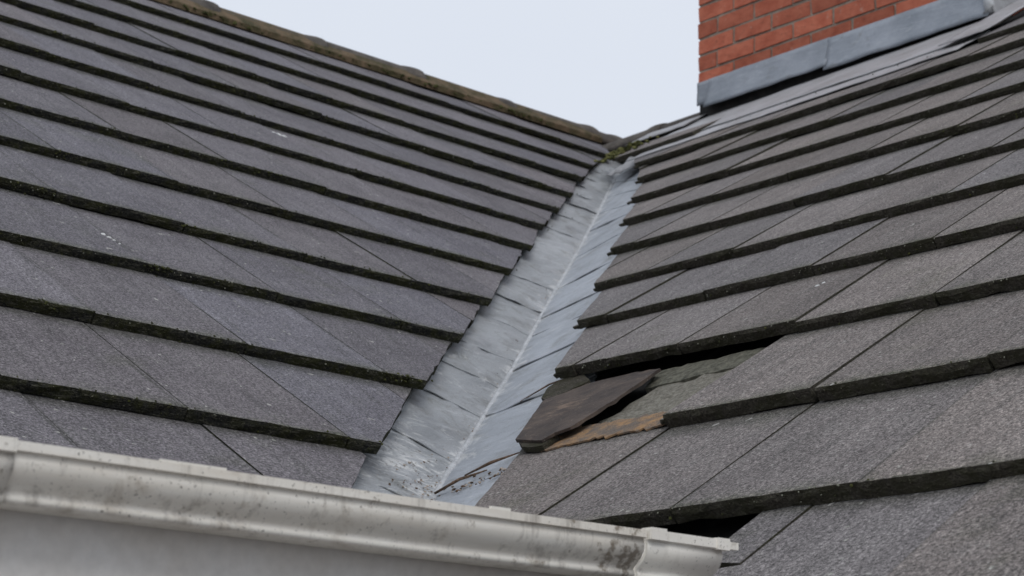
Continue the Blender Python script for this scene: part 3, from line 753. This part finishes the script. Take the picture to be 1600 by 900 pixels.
for i in range(0, 12):
    k0 = math.floor((x0 - L_PH[i]) / WL)
    for q in range(30):
        x = L_PH[i] + (k0 - 2 + q) * WL
        if x < .5 or x > eL(sL(i, x)): continue
        if random.random() < .35: continue
        for _ in range(random.randint(5, 16)):
            xx = x + random.gauss(0, .016); sp.append((PL(xx, sL(i, xx) + random.uniform(-.003, .004), -abs(random.gauss(.002, .007))), random.uniform(.0018, .0042), 0 if random.random() < .6 else 1, nL))
        if random.random() < .3:
            for _ in range(10):
                t = random.random() ** 2 * .16; sp.append((PL(x + KL * t + random.gauss(0, .0014), sL(i, x) + t, -t * T / G - .001), random.uniform(.0012, .0026), random.choice([0, 1]), nL))
# a few fat cushions seen on the courses
for (x, i, n) in ((.94, 1, 14), (1.40, 0, 10), (1.70, 1, 22), (1.35, 8, 14), (2.55, 6, 12), (2.1, 5, 10), (1.5, 7, 12), (1.33, 2, 10)):
    for _ in range(n):
        xx = x + random.gauss(0, .022); sp.append((PL(xx, sL(i, xx) + random.uniform(-.002, .008), random.uniform(-.012, .001)), random.uniform(.003, .006), 1 if random.random() < .5 else 0, nL))
M_CRUST = simple('pale_lichen_crust', (.13, .13, .105), (.26, .26, .20), 120)
M_DMOSS = simple('dark_moss', (.018, .020, .009), (.046, .047, .020), 90, bs=.8)
for i in range(-1, 12):
    x0 = .55 + max(0, i) * .115
    for _ in range(int((eL(sL(i, x0 + 1)) - x0) * 26)):
        x = random.uniform(x0, eL(sL(i, x0 + 1)) - .02)
        if jn((x * 5, i * 4.1, 3), 1.) < random.uniform(-.3, .4): continue
        sp.append((PL(x, sL(i, x) - .0012, -abs(random.gauss(0, .006))), random.uniform(.0010, .0024), 2, (nL - uL).normalized()))
blobs('moss', sp, [M_DMOSS, M_MOSS, M_CRUST], 'dark green moss tufts along the tile edges of the left roof slope', 'moss')
sp = []
for i in range(-1, 11):
    y1 = eR(sR(i, 0) + .05); y0 = -2.0 + max(0, i) * .1
    if i == 1: y1 = -.52
    if i == -1: y1 = -1.05
    if i == 0: y1 = -.56
    for _ in range(int((y1 - y0) * 26)):
        y = random.uniform(y0, y1 - .01)
        if jn((y * 3.1, i * 1.3, 9), 1.2) < random.uniform(-.3, .35): continue
        sp.append((PR(y, sR(i, y) - .001, -random.uniform(0, T)), random.uniform(.0014, .0032), 0 if random.random() < .85 else 1, (nR - uR).normalized()))
for i in range(-1, 11):
    y1 = eR(sR(i, 0) + .05); y0 = -2.0 + max(0, i) * .1
    y1 = {1: -.52, -1: -1.05, 0: -.56}.get(i, y1)
    for _ in range(int((y1 - y0) * 22)):
        y = random.uniform(y0, y1 - .01); sp.append((PR(y, sR(i, y) - .0012, -abs(random.gauss(0, .007))), random.uniform(.0008, .002), 2, (nR - uR).normalized()))
for _ in range(40):   # mossy wedge at the open joint by the gutter
    t = random.random(); sp.append((PR(-.55 + .02 * random.gauss(0, 1) + .0 * t, .0 + t * .05, -.012 + random.uniform(-.01, .004)), random.uniform(.003, .006), 1 if t < .4 else 0, nR))
blobs('moss', sp, [M_DMOSS, M_MOSS, M_CRUST], 'sparse dark moss specks along the tile edges of the right roof slope', 'moss')
sp = []
for _ in range(90):
    t = random.random(); sp.append((PR(2.86 + random.gauss(0, .05), 3.96 + random.gauss(0, .05), random.uniform(-.005, .012)), random.uniform(.006, .015), 0 if random.random() < .6 else 1, Vector((0, 0, 1))))
for k in range(160):
    x = random.choice([3.06, 3.6, 4.13, 4.66]) + random.gauss(0, .12); sp.append((PL(x, 4.24 + random.uniform(-.01, .012), random.uniform(-.004, .01)), random.uniform(.004, .010), 1, nL))
blobs('moss', sp, [M_LICHEN, M_MOSS], 'yellow green moss on the ridge junction and under the ridge tiles', 'moss')
def splat(pts, PF, label, hh):
    vs, fs = [], []
    for a, s, r in pts:
        b = len(vs); n = 9; vs.append(PF(a, s, hh(s) + .002))
        for q in range(n):
            t = 2 * math.pi * q / n; rr = r * random.uniform(.6, 1.3); vs.append(PF(a + math.cos(t) * rr, s + math.sin(t) * rr * .8, hh(s) + .0004))
            vs.append(PF(a + math.cos(t) * rr * .6, s + math.sin(t) * rr * .5, hh(s) + .0022))
        for q in range(n):
            a1, a2 = b + 1 + 2 * q, b + 1 + 2 * ((q + 1) % n); fs += [[b, a1 + 1, a2 + 1], [a1, a2, a2 + 1, a1 + 1]]
    o = mesh_obj('bird_dropping', vs, fs, M_WHITE); tag(o, label, 'bird dropping', 'white bird droppings on the roof')
    return o
def hrow(row, srow, a): return lambda s: -(s - srow(row, a)) * T / G
splat([(1.249, .901, .006), (1.254, .885, .005), (1.258, .868, .004), (1.262, .848, .003)], PL, 'white scratch-like dropping on a left slope tile beside a joint', hrow(2, sL, 1.2))
splat([(2.415, 2.392, .010), (2.43, 2.387, .012), (2.445, 2.38, .008)], PL, 'small white dropping high on the left slope between two mossy edges', hrow(6, sL, 2.43))
splat([(-.367, .986, .005), (-.372, 1.0, .004)], PR, 'tiny white dropping on the right slope above the hole', hrow(2, sR, -.5))
# chalky splashes and debris in the valley
def twig(pts, r, label):
    o = tube('twig', [Vector(p) for p in pts], r, M_TWIG, None, 5); tag(o, label, 'twig', 'dead twigs at the foot of the valley'); return o
def vR(s, u, h=.008):   # point on the right lead wing: s at the crease, u towards the tiles
    c_ = cpt(cSR, s); e_ = PR(eR(s + .1) - .085, s + .1, -.046); return c_.lerp(e_, u) + nR * h
def vL(s, u, h=.008):
    c_ = cpt(cSL, s); e_ = PL(eL(s + .06) - .085, s + .06, -.046); return c_.lerp(e_, u) + nL * h
twig([vR(.29, .02), vR(.30, .22, .014), vR(.31, .42, .010)], [.0025, .003, .0012], 'brown dead twig lying across the valley foot from the crease')
twig([vR(.335, .22), vR(.325, .45, .016), vR(.345, .66, .01)], [.0015, .0032, .001], 'dark dead twig lodged against the tile at the valley foot')
twig([vR(.285, .10, .01), vR(.275, .2, .02), vR(.30, .3, .012)], [.0012, .002, .001], 'short thin twig crossing the longer twig near the crease')
twig([vR(.73, .35, .006), vR(.745, .6, .012), vR(.75, .85, .008)], [.001, .0022, .0012], 'thin twig caught on a lead lap beside the slipped slate')
sp = []
for _ in range(60):
    s = -.06 + abs(random.gauss(0, .09)); u = abs(random.gauss(0, .22)); sp.append((vL(s, min(u, .9), .005), random.uniform(.0012, .0032), random.choice([0, 1, 1]), nL))
for _ in range(60):
    s = .26 + abs(random.gauss(0, .02)); sp.append((vR(s, random.uniform(0, .75), .006), random.uniform(.0015, .004), random.choice([0, 1]), nR))
for _ in range(70):
    s = random.uniform(0, 2.4); sp.append((vL(s, abs(random.gauss(0, .1)), .005), random.uniform(.001, .0024), random.choice([0, 1]), nL))
blobs('debris', sp, [M_TWIG, simple('pale_grit', (.28, .24, .19), (.50, .42, .36), 80)], 'fine leaf crumbs and grit collected along the valley crease', 'debris')
print('tiles L', len(roofL.children), 'R', len(roofR.children), 'chim', len(chim.children))
